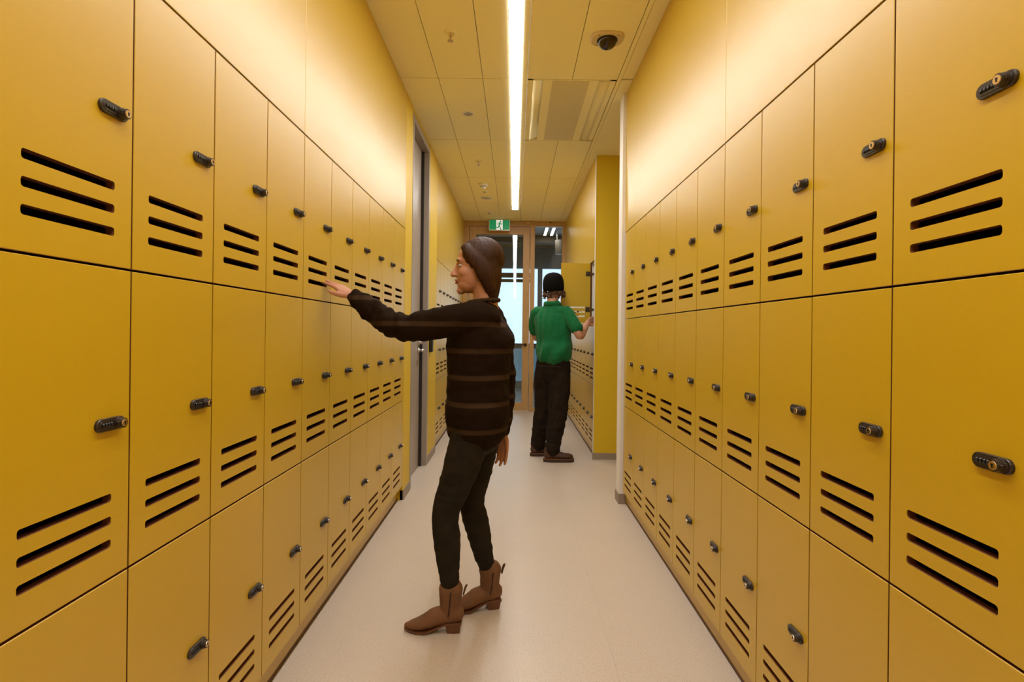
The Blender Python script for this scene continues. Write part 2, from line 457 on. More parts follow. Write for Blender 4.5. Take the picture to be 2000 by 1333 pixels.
# ------------------------------------------------------------------ lockers
SLOTS = (0.070, 0.115, 0.160)
SH = 0.0085
RC = 0.0055
def door_mesh():
    bm = bmesh.new()
    x0, x1, z0, z1, T = .0022, W - .0022, .0024, RH - .0024, 0.018
    c = 0.0012
    s0, s1 = 0.050, W - 0.050
    def arc(cx, cz, a0, a1, n=4):       # rounded slot end: two quarter turns
        o_ = []
        for h_ in (0, 1):
            b0 = a0 + h_ * math.pi / 2
            zz = cz + (SH - RC) * (-1 if (a0 < 0) == (h_ == 0) else 1)
            o_ += [(cx + RC * math.cos(b0 + math.pi / 2 * i / n), zz + RC * math.sin(b0 + math.pi / 2 * i / n)) for i in range(n + 1)]
        return o_
    for yy, ins in ((0.0, c), (T, 0.0)):
        X0, X1, Z0, Z1 = x0 + ins, x1 - ins, z0 + ins, z1 - ins
        levels = [Z0]
        for sz in SLOTS: levels += [sz - SH, sz + SH]
        levels.append(Z1)
        for i in range(len(levels) - 1):
            a, b = levels[i], levels[i + 1]
            if i % 2 == 0:
                bm.faces.new([bm.verts.new((x, yy, z)) for x, z in ((X0, a), (X1, a), (X1, b), (X0, b))])
            else:
                cz = (a + b) / 2
                L = [(X0, b), (X0, a)] + list(reversed(arc(s0 + RC, cz, math.pi / 2, 3 * math.pi / 2)))
                bm.faces.new([bm.verts.new((x, yy, z)) for x, z in L])
                R = [(X1, a), (X1, b)] + list(reversed(arc(s1 - RC, cz, -math.pi / 2, math.pi / 2)))
                bm.faces.new([bm.verts.new((x, yy, z)) for x, z in R])
    for f in bm.faces:                       # orient: front faces -y, back +y
        f.normal_update()
        want = -1 if f.calc_center_median().y < .009 else 1
        if f.normal.y * want < 0: f.normal_flip()
    # outer rim
    def ring(ins, yy): return [(x0 + ins, yy, z0 + ins), (x1 - ins, yy, z0 + ins), (x1 - ins, yy, z1 - ins), (x0 + ins, yy, z1 - ins)]
    rs = [ring(c, 0), ring(0, c), ring(0, T)]
    for k, (a, b) in enumerate(zip(rs, rs[1:])):
        for i in range(4):
            j = (i + 1) % 4
            f = bm.faces.new([bm.verts.new(q) for q in (a[i], b[i], b[j], a[j])]); f.material_index = 0 if k == 0 else 1
            f.normal_update()
            cc = f.calc_center_median(); o_ = Vector((cc.x - W / 2, 0, cc.z - RH / 2))
            if f.normal.dot(o_) < 0: f.normal_flip()
    for sz in SLOTS:                          # slot walls with a small chamfer look
        out = arc(s1 - RC, sz, -math.pi / 2, math.pi / 2) + arc(s0 + RC, sz, math.pi / 2, 3 * math.pi / 2)
        n = len(out)
        for i in range(n):
            p, q = out[i], out[(i + 1) % n]
            for ya, yb, mi in ((0, .0012, 0), (.0012, T, 1)):
                f = bm.faces.new([bm.verts.new(v) for v in ((p[0], ya, p[1]), (p[0], yb, p[1]), (q[0], yb, q[1]), (q[0], ya, q[1]))])
                f.material_index = mi
                f.normal_update(); cc = f.calc_center_median()
                inward = Vector((W / 2 - cc.x if abs(cc.x - W / 2) > W / 2 - .05 - RC else 0, 0, sz - cc.z))
                if f.normal.dot(inward) < 0: f.normal_flip()
    bmesh.ops.remove_doubles(bm, verts=bm.verts, dist=1e-6)
    return mesh_of(bm, 'locker_door', ['yellow', 'core'], fix=False)

def carcass_mesh(m_, name):
    bm = bmesh.new(); t = .014; y0, y1 = .0195, DEPTH
    box(bm, .0006, t, y0, y1, .0006, RH - .0006); box(bm, W - t, W - .0006, y0, y1, .0006, RH - .0006)
    box(bm, t, W - t, y0, y1, .0006, t); box(bm, t, W - t, y0, y1, RH - t, RH - .0006)
    box(bm, t, W - t, y1 - .008, y1, t, RH - t)
    return mesh_of(bm, name, m_)

def stadium(L, h, n=8):
    r = h / 2; a = L / 2 - r; o = []
    for i in range(n + 1):
        t = -math.pi / 2 + math.pi * i / n; o.append((a + r * math.cos(t), r * math.sin(t)))
    for i in range(n + 1):
        t = math.pi / 2 + math.pi * i / n; o.append((-a + r * math.cos(t), r * math.sin(t)))
    return o
LX, LZ = W - 0.060, 0.306
bm = bmesh.new()
prism(bm, stadium(.076, .0255), lambda u, v, d: (LX + u, -d, LZ + v), 0.0, .0062, .0016)
prism(bm, stadium(.064, .0165), lambda u, v, d: (LX + u, -d, LZ + v), 0.006, .0072, .0006)
ME_LOCK = mesh_of(bm, 'lock', 'lock')
bm = bmesh.new()
kx = .0185
cyl(bm, (LX + kx, -.006, LZ), (LX + kx, -.0105, LZ), .0122, .0115, 18)
cyl(bm, (LX + kx, -.0105, LZ), (LX + kx, -.0185, LZ), .0108, .0100, 12)
box(bm, LX + kx - .0125, LX + kx + .0125, -.0155, -.009, LZ - .0035, LZ + .0035, .001)
ME_KNOB = mesh_of(bm, 'knob', 'lock')
bm = bmesh.new()
cyl(bm, (LX + kx, -.0180, LZ), (LX + kx, -.0198, LZ), .0078, .0072, 18)
box(bm, LX + kx - .0012, LX + kx + .0012, -.0204, -.0194, LZ - .0040, LZ + .0030, 0, 1)
cyl(bm, (LX + kx, -.0197, LZ + .0015), (LX + kx, -.0204, LZ + .0015), .0021, .0021, 10, 1)
ME_KEY = mesh_of(bm, 'key_cylinder', ['brass', 'dial'])
DIALS = []
for i in range(4):
    bm = bmesh.new(); dx = LX - .024 + i * .0072
    cyl(bm, (dx - .0022, -.0045, LZ), (dx + .0022, -.0045, LZ), .0052, .0052, 10)
    DIALS.append(mesh_of(bm, 'dial', 'dial'))
# small one-piece lock for the far banks
bm = bmesh.new()
prism(bm, stadium(.076, .027, 5), lambda u, v, d: (LX + u, -d, LZ + v), 0.0, .009, .002)
cyl(bm, (LX + kx, -.009, LZ), (LX + kx, -.020, LZ), .0115, .0100, 10)
ME_LOCK_S = mesh_of(bm, 'lock', 'lock')
ME_DOOR = door_mesh()
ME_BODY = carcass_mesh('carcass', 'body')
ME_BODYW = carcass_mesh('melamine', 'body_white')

ORD = ['nearest', 'second', 'third', 'fourth', 'fifth', 'sixth', 'seventh', 'eighth', 'ninth', 'tenth']
ROW = ['bottom', 'middle', 'top']
def locker(loc, rz, label, group, small=False, opened=0.0, white=False):
    t = empty('locker', loc, rz); tag(t, label, 'locker', group)
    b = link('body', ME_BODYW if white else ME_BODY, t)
    d = link('door', ME_DOOR, t)
    lk = link('lock', ME_LOCK_S if small else ME_LOCK, t)
    parts = [d, lk]
    if not small:
        link('knob', ME_KNOB, lk); link('key_cylinder', ME_KEY, lk)
        for q in DIALS: link('dial', q, lk)
    if opened:
        for q in parts: q.rotation_euler = (0, 0, -opened)
        for hz in (.14, RH - .11):
            bm = bmesh.new()
            box(bm, .006, .050, .018, .023, hz - .024, hz + .024, .001)
            cyl(bm, (.030, .022, hz), (.030, .031, hz), .016, .013, 14)
            obj('hinge_plate', bm, 'hinge', d)
            bm = bmesh.new()
            box(bm, .014, .026, .012, .060, hz - .010, hz + .010, .002)
            obj('hinge_arm', bm, 'hinge', t)
    return t

for k in range(10):
    for r in range(3):
        pl = ['nearest the camera', *[ORD[i] + ' from the camera' for i in range(1, 9)], 'last before yellow pier'][k]
        locker((XL, 1.139 + (k - 1) * W, ZL + r * RH), math.pi / 2,
               f'yellow slotted locker in the {ROW[r]} row of the near left bank, {pl}', 'near left bank lockers')
        pr = ['nearest the camera', *[ORD[i] + ' from the camera' for i in range(1, 9)], 'last before white wall'][k]
        locker((XR, 1.143 + k * W, ZR + r * RH), -math.pi / 2,
               f'yellow slotted locker in the {ROW[r]} row of the near right bank, {pr}', 'near right bank lockers')
for k in range(9):
    for r in range(3):
        locker((XL, 5.551 + k * W, ZL + r * RH), math.pi / 2,
               f'distant yellow locker beyond the grey door on left, {ROW[r]} row, ' + ('nearest the door' if k == 0 else ORD[k] + ' from the door'),
               'far left bank lockers', True)
for k in range(10):
    for r in range(3):
        op = (k == 0 and r == 2)
        locker((XF, 5.351 + (k + 1) * W, ZR + r * RH), -math.pi / 2,
               'open yellow locker with white interior beside the man in green' if op else
               f'small distant yellow locker in the far right bank, {ROW[r]} row, ' + ('nearest the end panel' if k == 0 else ORD[k] + ' from end panel'),
               'far right bank lockers', True, math.radians(84) if op else 0, op)

# ------------------------------------------------------------------ linear light
led = empty('linear_light', (-0.0105, 2.45, ZC))
tag(led, 'long bright white linear ceiling light down the corridor', 'light')
bm = bmesh.new(); box(bm, -.0385, .0385, YBACK + .1 - 2.45, 7.70 - 2.45, -.003, .004); obj('diffuser', bm, 'led', led)
bm = bmesh.new()
box(bm, -.0415, -.039, YBACK + .1 - 2.45, 7.708 - 2.45, -.001, .012); box(bm, .039, .0415, YBACK + .1 - 2.45, 7.708 - 2.45, -.001, .012)
box(bm, -.0415, .0415, 7.7 - 2.45, 7.708 - 2.45, -.001, .012)
obj('housing', bm, 'signwhite', led)

# ------------------------------------------------------------------ air diffuser
ad = empty('air_diffuser', (0.37, 4.33, ZC)); tag(ad, 'cream perforated air diffuser panel set in the ceiling', 'air vent')
hy = (4.925 - 3.735) / 2 - .004
bm = bmesh.new()
for s in (-1, 1):
    box(bm, s * .300 if s < 0 else .262, -.262 if s < 0 else .300, -hy, hy, 0, .012)
box(bm, -.300, .300, -hy, -hy + .012, 0, .0119); box(bm, -.300, .300, hy - .012, hy, 0, .0119)
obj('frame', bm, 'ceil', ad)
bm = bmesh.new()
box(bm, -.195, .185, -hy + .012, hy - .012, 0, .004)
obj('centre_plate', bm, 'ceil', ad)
bm = bmesh.new(); box(bm, -.132, .122, -hy + .013, hy - .013, -.0015, .001); obj('perforated_sheet', bm, 'perf', ad)
for s, a, b in ((-1, -.262, -.150), (1, .262, .140)):
    bm = bmesh.new(); N = 7; prev = None
    for i in range(N + 1):
        t = i / N * math.pi / 2
        x = a + (b - a) * math.sin(t) * 1.0; z = .001 + .055 * (1 - math.cos(t)) ** .8
        vs = [bm.verts.new((x, -hy + .01, z)), bm.verts.new((x, hy - .01, z)), bm.verts.new((x, hy - .01, z + .002)), bm.verts.new((x, -hy + .01, z + .002))]
        if prev:
            for q in range(4): bm.faces.new((prev[q], prev[(q + 1) % 4], vs[(q + 1) % 4], vs[q]))
        else: bm.faces.new(vs)
        prev = vs
    bm.faces.new(list(reversed(prev)))
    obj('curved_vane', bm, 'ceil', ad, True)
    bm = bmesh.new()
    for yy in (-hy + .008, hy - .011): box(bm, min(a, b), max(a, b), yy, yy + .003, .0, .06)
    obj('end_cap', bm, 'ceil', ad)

# ------------------------------------------------------------------ ceiling fittings
def sprinkler(x, y, label):
    t = empty('sprinkler', (x, y, ZC)); tag(t, label, 'sprinkler', 'ceiling sprinklers')
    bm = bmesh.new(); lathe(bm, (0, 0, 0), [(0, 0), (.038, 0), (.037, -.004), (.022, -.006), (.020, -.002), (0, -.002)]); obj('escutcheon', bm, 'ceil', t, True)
    bm = bmesh.new(); cyl(bm, (0, 0, 0), (0, 0, -.018), .009, .007, 12)
    for s in (-1, 1):
        cyl(bm, (s * .008, 0, -.016), (s * .010, 0, -.030), .002, n=6); cyl(bm, (s * .010, 0, -.030), (0, 0, -.044), .002, n=6)
    obj('frame', bm, 'brass', t)
    bm = bmesh.new(); cyl(bm, (0, 0, -.016), (0, 0, -.042), .002, n=8); obj('glass_bulb', bm, 'core', t)
    bm = bmesh.new(); lathe(bm, (0, 0, -.046), [(0, .002), (.016, .0015), (.017, 0), (0, -.001)], n=16); obj('deflector', bm, 'brass', t)
sprinkler(-.386, 3.17, 'pendant sprinkler in the nearest visible ceiling tile, left of the light')
sprinkler(-.380, 5.53, 'small pendant sprinkler on the ceiling beyond the flush speaker disc')
def disc(nm, y, r, label, cat):
    t = empty(nm, (-.383, y, ZC)); tag(t, label, cat)
    bm = bmesh.new(); lathe(bm, (0, 0, 0), [(0, 0), (r, 0), (r * .98, -.004), (r * .80, -.006), (r * .78, -.0045), (0, -.0045)], n=28); obj('rim', bm, 'white', t, True)
    bm = bmesh.new()
    for q in range(3): lathe(bm, (0, 0, -.0045), [(r * (.25 + q * .18), -.0003), (r * (.33 + q * .18), -.0012), (r * (.36 + q * .18), -.0003)], n=24)
    cyl(bm, (0, 0, -.004), (0, 0, -.007), .006, n=12)
    obj('grille', bm, 'duct', t)
disc('ceiling_speaker', 4.335, .047, 'flush round speaker disc on the ceiling left of the air diffuser', 'speaker')
disc('ceiling_vent', 7.05, .076, 'flush round grille on the ceiling nearest the exit sign', 'vent')
t = empty('smoke_detector', (-.383, 6.40, ZC)); tag(t, 'white domed smoke detector with slotted cage on the ceiling', 'smoke detector')
bm = bmesh.new(); lathe(bm, (0, 0, 0), [(0, 0), (.055, 0), (.053, -.014), (.040, -.022), (0, -.022)]); obj('base', bm, 'white', t, True)
bm = bmesh.new()
for q in range(8):
    a = q * math.pi / 4; cyl(bm, (.028 * math.cos(a), .028 * math.sin(a), -.02), (.026 * math.cos(a), .026 * math.sin(a), -.042), .003, n=6)
obj('cage', bm, 'duct', t)
bm = bmesh.new(); lathe(bm, (0, 0, -.042), [(0, .002), (.031, .002), (.029, -.005), (0, -.008)]); obj('cap', bm, 'white', t, True)
for y, lb in ((6.72, 'tiny ceiling sensor between the smoke detector and round grille'), (7.91, 'tiny ceiling sensor just before the exit sign')):
    t = empty('ceiling_sensor', (-.38, y, ZC)); tag(t, lb, 'sensor', 'ceiling sensors')
    bm = bmesh.new(); lathe(bm, (0, 0, 0), [(0, 0), (.034, 0), (.032, -.005), (0, -.006)], n=18); obj('plate', bm, 'white', t, True)
    bm = bmesh.new(); lathe(bm, (0, 0, -.005), [(.014, 0), (.012, -.012), (.005, -.017), (0, -.018)], n=14); obj('lens', bm, 'duct', t, True)

sc = empty('security_camera', (0.517, 3.20, ZC)); tag(sc, 'dome security camera with smoked bubble on ceiling above right lockers', 'camera')
bm = bmesh.new()
out = []
for i in range(36):
    a = 2 * math.pi * i / 36; c_, s_ = math.cos(a), math.sin(a)
    out.append((.096 * math.copysign(abs(c_) ** .62, c_), .078 * math.copysign(abs(s_) ** .62, s_)))
prism(bm, out, lambda u, v, d: (u, v, -d), 0, .016, .008)
M['plate'] = mat('camera_plate', (.66, .52, .28), .45)
obj('mounting_plate', bm, 'plate', sc)
bm = bmesh.new(); lathe(bm, (0, -.0, -.016), [(.060, 0), (.060, -.004), (.056, -.005), (.056, 0)], n=32); obj('collar_ring', bm, 'black', sc, True)
bm = bmesh.new()
lathe(bm, (0, 0, -.018), [(.0555 * math.cos(i / 10 * math.pi / 2), -.050 * math.sin(i / 10 * math.pi / 2)) for i in range(11)], n=32)
obj('smoked_dome', bm, 'dome', sc, True)
bm = bmesh.new()
for sx in (-1, 1):
    for sy in (-1, 1): cyl(bm, (sx * .055, sy * .052, -.015), (sx * .055, sy * .052, -.0165), .004, n=8)
obj('screw_holes', bm, 'dial', sc)

# ------------------------------------------------------------------ end wall: timber frame, door, sidelight
door2 = empty('door_2', (-0.20, YEND, 0)); struct(door2, 'oak framed glass door with lever handle at corridor end')
Y0, Y1 = YEND, YEND + .10
TZ = 2.845      # head underside
def part(nm, x0, x1, z0, z1, m_='timber', y0=Y0, y1=Y1, par=door2, bev=.002):
    return boxobj(nm, x0, x1, y0, y1, z0, z1, m_, par, bev)
part('frame_head', -.80, .80, TZ, ZC + .01)
part('jamb', -.80, -.715, 0, TZ)
part('mullion', .228, .297, 0, TZ)
part('jamb', .718, .80, 0, TZ)
leaf = empty('leaf', Vector((-.24, YEND + .02, 0)) - door2.location); leaf.parent = door2
def lpart(nm, x0, x1, z0, z1, m_='timber', y0=Y0 + .02, y1=Y0 + .065, bev=.002):
    o = boxobj(nm, x0, x1, y0, y1, z0, z1, m_, None, bev); o.parent = leaf; o.location -= Vector((-.24, YEND + .02, 0)); return o
lpart('stile', -.711, -.605, .012, TZ - .005); lpart('stile', .118, .222, .012, TZ - .005)
lpart('top_rail', -.605, .118, TZ - .125, TZ - .005); lpart('bottom_rail', -.605, .118, .012, .135)
lpart('pane', -.605, .118, .135, TZ - .125, 'glass', Y0 + .038, Y0 + .040, 0)
lpart('closer_rail', -.60, .115, TZ - .150, TZ - .127, 'kerb', Y0 + .044, Y0 + .062)
lpart('drop_seal', -.711, .222, .0, .012, 'steel')
bm = bmesh.new(); cyl(bm, (0, 0, 0), (0, -.010, 0), .026); cyl(bm, (0, -.008, 0), (0, -.05, 0), .010); cyl(bm, (.006, -.05, 0), (-.125, -.05, 0), .0095)
o = obj('door_handle', bm, 'hinge', leaf, True); o.location = Vector((.165, Y0 + .02, 1.025)) - Vector((-.24, YEND + .02, 0))
win = empty('window_1', (.51, YEND, 0)); struct(win, 'tall fixed glass sidelight beside the oak door')
part('pane', .297, .718, .055, TZ, 'glass', Y0 + .045, Y0 + .047, win, 0)
part('sill', .297, .718, 0, .055, 'timber', Y0, Y1, win)
cl = empty('door_closer', (.21, YEND, TZ + .03)); tag(cl, 'small timber coloured box on the frame head above the oak door', 'door sensor')
bm = bmesh.new(); box(bm, -.075, .075, -.035, 0, .0, .045, .006); obj('housing', bm, 'timber', cl)
bm = bmesh.new(); box(bm, -.03, -.01, -.037, -.034, .012, .03); obj('lens', bm, 'brass', cl)
cl = empty('ceiling_latch', (.53, YEND, TZ + .055)); tag(cl, 'tiny black sensor on the frame head above the sidelight', 'sensor')
bm = bmesh.new(); box(bm, -.012, .012, -.012, 0, 0, .016, .003); obj('body', bm, 'black', cl)
bm = bmesh.new(); cyl(bm, (0, -.011, .008), (0, -.016, .008), .005, n=10); obj('lens', bm, 'dial', cl)

# exit sign
ex = empty('exit_sign', (-0.247, 8.36, 2.753)); tag(ex, 'green exit sign with white door and running figure below ceiling', 'sign')
bm = bmesh.new(); box(bm, -.160, .160, 0, .03, 0, .163, .003); obj('housing', bm, 'signwhite', ex)
M['signlit'] = mat('exit_lit_white', (.82, .85, .86), .4)
_p = M['signlit'].node_tree.nodes['Principled BSDF']; _p.inputs['Emission Color'].default_value = (.9, .93, .95, 1); _p.inputs['Emission Strength'].default_value = .6
bm = bmesh.new(); box(bm, -.049, .049, -.001, .001, .012, .157); obj('white_field', bm, 'signlit', ex)
for xa in (-.150, .049):
    bm = bmesh.new(); box(bm, xa, xa + .101, -.0015, .001, .012, .157); obj('green_field', bm, 'signgreen', ex)
bm = bmesh.new()
def cap2(bm, a, b, r0, r1=None):
    r1 = r0 if r1 is None else r1
    ax, az = a; bx, bz = b; ang = math.atan2(bz - az, bx - ax); o_ = []
    for i in range(7):
        t = ang - math.pi / 2 + math.pi * i / 6; o_.append((bx + r1 * math.cos(t), bz + r1 * math.sin(t)))
    for i in range(7):
        t = ang + math.pi / 2 + math.pi * i / 6; o_.append((ax + r0 * math.cos(t), az + r0 * math.sin(t)))
    prism(bm, o_, lambda u, v, d: (u, -d, v), 0, .0022)
cap2(bm, (.0155, .134), (.0156, .134), .0115)
cap2(bm, (.006, .112), (-.006, .070), .012, .010)
cap2(bm, (.008, .112), (.026, .092), .0048); cap2(bm, (.026, .092), (.044, .100), .0045)
cap2(bm, (-.002, .116), (-.022, .108), .0048); cap2(bm, (-.022, .108), (-.034, .090), .0045)
cap2(bm, (-.004, .070), (.012, .046), .0072); cap2(bm, (.012, .046), (.020, .014), .0062); cap2(bm, (.020, .014), (.030, .0135), .005)
cap2(bm, (-.006, .068), (-.018, .044), .0072); cap2(bm, (-.018, .044), (-.046, .044), .0058); cap2(bm, (-.046, .044), (-.052, .054), .0048)
obj('running_figure', bm, 'signgreen', ex)
bm = bmesh.new(); box(bm, -.15, .15, -.001, .0005, .004, .009); obj('lower_edge', bm, 'steel', ex)

# ------------------------------------------------------------------ lobby beyond the glass
ZT = 3.15; YF = 12.2
lf = struct(boxobj('floor_lobby', -4, 4, YEND + .06, YF + .3, -.06, -.002, 'lobbyfloor'), 'blue grey floor beyond the glass door')
lc = struct(boxobj('ceiling_lobby', -4, 4, YEND + .11, YF + .3, ZT, ZT + .1, 'lobbyceil'), 'grey ceiling beyond the glass door')
boxobj('beam', -4, 4, 11.0, 11.3, ZT - .14, ZT, 'beam', lc)
boxobj('beam', -4, 4, 11.75, 11.95, ZT - .10, ZT, 'duct', lc)
fac = struct(empty('wall_lobby', (0, YF, 0)), 'glazed facade seen through the glass door')
def fpart(nm, x0, x1, z0, z1, m_, y0=YF, y1=YF + .12): return boxobj(nm, x0, x1, y0, y1, z0, z1, m_, fac)
fpart('kerb', -4, 4, 0, .13, 'kerb', YF - .15, YF + .12)
fpart('header', -4, 4, 2.63, ZT + .1, 'bluegrey')
fpart('transom', -4, 4, .86, .97, 'kerb')
for x0, x1 in ((-2.2, -2.08), (-1.0, -.9), (.50, .60), (1.95, 2.05), (3.2, 3.3)): fpart('mullion', x0, x1, .13, 2.63, 'bluegrey')
for a, b in ((2.43, 2.53), (2.33, 2.39)): fpart('transom_bar', -.90, .42, a, b, 'beam')
o = boxobj('pane', -4, 4, YF + .05, YF + .055, .13, 2.63, glass('tinted_glass', (0.93, .97, 1)), fac)
o = boxobj('lower_panel', -4, 4, YF + .062, YF + .068, .13, .86, glass('tinted_blue_glass', (.30, .37, .39)), fac)
struct(boxobj('wall_lobby_left', -4.1, -4, YEND + .1, YF + .3, 0, ZT + .1, 'lobbyceil'), 'grey lobby side wall on the left')
struct(boxobj('wall_lobby_right', 4, 4.1, YEND + .1, YF + .3, 0, ZT + .1, 'lobbyceil'), 'grey lobby side wall on the right')
wf = struct(boxobj('wall_front_left', -4, -.80, YEND, YEND + .1, 0, ZT + .1, 'lobbyceil'), 'wall beside the oak door, left')
struct(boxobj('wall_front_right', .80, 4, YEND, YEND + .1, 0, ZT + .1, 'lobbyceil'), 'wall beside the oak door, right')
struct(boxobj('wall_front_top', -.8, .8, YEND, YEND + .1, ZC + .01, ZT + .1, 'lobbyceil'), 'wall above the oak door')
for x, y, l, lb in ((.57, 10.3, 1.1, 'white lobby light strip seen through top of the sidelight'), (.70, 10.3, 1.1, 'second white lobby light strip by sidelight edge')):
    t = empty('lobby_light', (x, y, ZT)); tag(t, lb, 'light', 'lobby lights')
    bm = bmesh.new(); box(bm, -.03, .03, -l / 2, l / 2, -.03, 0, .003); obj('housing', bm, 'signwhite', t)
    bm = bmesh.new(); box(bm, -.022, .022, -l / 2 + .02, l / 2 - .02, -.033, -.029); obj('tube', bm, 'lamp', t)
t = empty('hanging_duct', (.845, 10.6, ZT)); tag(t, 'beige drum fitting hanging from lobby ceiling behind sidelight', 'ceiling fitting')
bm = bmesh.new(); lathe(bm, (0, 0, 0), [(0, -.16), (.085, -.16), (.088, -.165), (.088, -.42), (.07, -.43), (0, -.43)]); obj('drum', bm, 'duct', t, True)
bm = bmesh.new(); cyl(bm, (-.05, 0, 0), (-.05, 0, -.17), .008); cyl(bm, (.05, 0, 0), (.05, 0, -.17), .008); obj('rods', bm, 'steel', t)

# ------------------------------------------------------------------ people
def crom(p0, p1, p2, p3, t):
    return 0.5 * ((2 * p1) + (p2 - p0) * t + (2 * p0 - 5 * p1 + 4 * p2 - p3) * t * t + (3 * p1 - p0 - 3 * p2 + p3) * t ** 3)
def limb(bm, pts, rad, side=(0, 1, 0), n=16, sub=4, open_ends=False):
    P = [Vector(p) for p in pts]; R = [Vector((r, r, 0)) if not isinstance(r, tuple) else Vector((r[0], r[1], 0)) for r in rad]
    side = Vector(side)
    PP, RR = [], []
    for i in range(len(P) - 1):
        a, b = max(i - 1, 0), min(i + 2, len(P) - 1)
        for s in range(sub):
            t = s / sub
            PP.append(crom(P[a], P[i], P[i + 1], P[b], t)); RR.append(crom(R[a], R[i], R[i + 1], R[b], t))
    PP.append(P[-1]); RR.append(R[-1])
    T = []
    for i in range(len(PP)):
        T.append((PP[min(i + 1, len(PP) - 1)] - PP[max(i - 1, 0)]).normalized())
    rows = []
    k0 = [(-.95, .3), (-.7, .72), (-.35, .94)]
    for s, q in k0: rows.append((PP[0] + T[0] * min(RR[0].x, RR[0].y) * s, T[0], RR[0] * q))
    for a, b, c in zip(PP, T, RR): rows.append((a, b, c))
    for s, q in reversed(k0): rows.append((PP[-1] - T[-1] * min(RR[-1].x, RR[-1].y) * s, T[-1], RR[-1] * q))
    if open_ends: rows = rows[3:-3]
    prev = None; first = None
    for c, t, r in rows:
        u = (side - t * side.dot(t))
        if u.length < 1e-4: u = t.orthogonal()
        u.normalize(); v = t.cross(u)
        vs = [bm.verts.new(c + u * (r.x * math.cos(2 * math.pi * i / n)) + v * (r.y * math.sin(2 * math.pi * i / n))) for i in range(n)]
        if prev:
            for i in range(n): bm.faces.new((prev[i], prev[(i + 1) % n], vs[(i + 1) % n], vs[i]))
        else: first = vs
        prev = vs
    if not open_ends:
        bm.faces.new(prev); bm.faces.new(list(reversed(first)))

def ell(bm, c, radii, F=(1, 0, 0), U=(0, 0, 1), sub=3):
    F = Vector(F).normalized(); U = Vector(U); U = (U - F * U.dot(F)).normalized(); S = U.cross(F)
    mtx = Matrix(((F.x, S.x, U.x, c[0]), (F.y, S.y, U.y, c[1]), (F.z, S.z, U.z, c[2]), (0, 0, 0, 1))) @ Matrix.Diagonal((radii[0], radii[1], radii[2], 1))
    bmesh.ops.create_icosphere(bm, subdivisions=sub, radius=1, matrix=mtx)

def remesh(bm, name, mats, voxel, smooth=4, origin=(0, 0, 0), parent=None, wrinkle=None):
    bmesh.ops.recalc_face_normals(bm, faces=bm.faces)
    me = bpy.data.meshes.new(name + '_src'); bm.to_mesh(me); bm.free()
    o = bpy.data.objects.new(name + '_src', me); COL.objects.link(o)
    rm = o.modifiers.new('r', 'REMESH'); rm.mode = 'VOXEL'; rm.voxel_size = voxel; rm.use_smooth_shade = True
    if smooth:
        sm = o.modifiers.new('s', 'SMOOTH'); sm.factor = 0.5; sm.iterations = smooth
    dg = bpy.context.evaluated_depsgraph_get(); dg.update()
    res = bpy.data.meshes.new_from_object(o.evaluated_get(dg))
    bpy.data.objects.remove(o); bpy.data.meshes.remove(me)
    res.name = name
    if wrinkle:
        nv = [v.normal.copy() for v in res.vertices]
        for v, n_ in zip(res.vertices, nv):
            v.co += n_ * wrinkle(v.co)
    og = Vector(origin)
    for v in res.vertices: v.co -= og
    res.materials.clear()
    for q in (mats if isinstance(mats, list) else [mats]): res.materials.append(M[q])
    for f in res.polygons: f.use_smooth = True
    return link(name, res, parent)

def plain(bm, name, mats, origin, parent, smooth=True):
    og = Vector(origin)
    for v in bm.verts: v.co -= og
    return obj(name, bm, mats, parent, smooth)

def head(bm, c, F, U, s=1.0):
    c = Vector(c); F = Vector(F).normalized(); U = Vector(U); U = (U - F * U.dot(F)).normalized(); S = U.cross(F)
    def at(f, sd, u): return c + (F * f + S * sd + U * u) * s
    def e_(f, sd, u, r, FF=None): ell(bm, at(f, sd, u), [q * s for q in r], FF or F, U)
    e_(-.012, 0, .035, (.098, .076, .092))
    e_(.028, 0, -.030, (.064, .060, .085))
    e_(.040, 0, -.075, (.050, .048, .040))
    e_(.073, 0, -.102, (.020, .022, .018))
    e_(.070, 0, .028, (.022, .048, .020))
    for q in (-1, 1):
        e_(.052, q * .038, -.022, (.030, .022, .028))
        e_(-.010, q * .077, -.012, (.020, .008, .032))
        e_(-.014, q * .080, -.006, (.018, .006, .022))
    limb(bm, [at(.088, 0, .012), at(.100, 0, -.012), at(.108, 0, -.030)], [.008 * s, .010 * s, .013 * s], S, 10)
    for q in (-1, 1): e_(.096, q * .011, -.034, (.010, .008, .007))
    e_(.086, 0, -.056, (.010, .022, .006)); e_(.084, 0, -.067, (.010, .019, .007))
    return at, S

def eyes_mouth(at, S, F, s, origin, parent):
    bm = bmesh.new()
    for q in (-1, 1): ell(bm, at(.0745, q * .032, .006), (.0098 * s, .0135 * s, .0068 * s), F)
    plain(bm, 'eyes', 'eyewhite', origin, parent)
    bm = bmesh.new()
    for q in (-1, 1):
        ell(bm, at(.0825, q * .032, .006), (.004 * s, .0058 * s, .0058 * s), F, sub=2)
        limb(bm, [at(.086, q * .016, .026), at(.089, q * .032, .031), at(.078, q * .050, .026)], [.003 * s, .0035 * s, .002 * s], (0, 0, 1), 6)
    plain(bm, 'irises_and_brows', 'iris', origin, parent)
    bm = bmesh.new()
    limb(bm, [at(.087, -.024, -.060), at(.0955, -.010, -.056), at(.0945, 0, -.058), at(.0955, .010, -.056), at(.087, .024, -.060)], [.002 * s, .0045 * s, .004 * s, .0045 * s, .002 * s], (0, 0, 1), 8)
    limb(bm, [at(.086, -.020, -.064), at(.094, 0, -.068), at(.086, .020, -.064)], [.002 * s, .0055 * s, .002 * s], (0, 0, 1), 8)
    plain(bm, 'lips', 'lip', origin, parent)

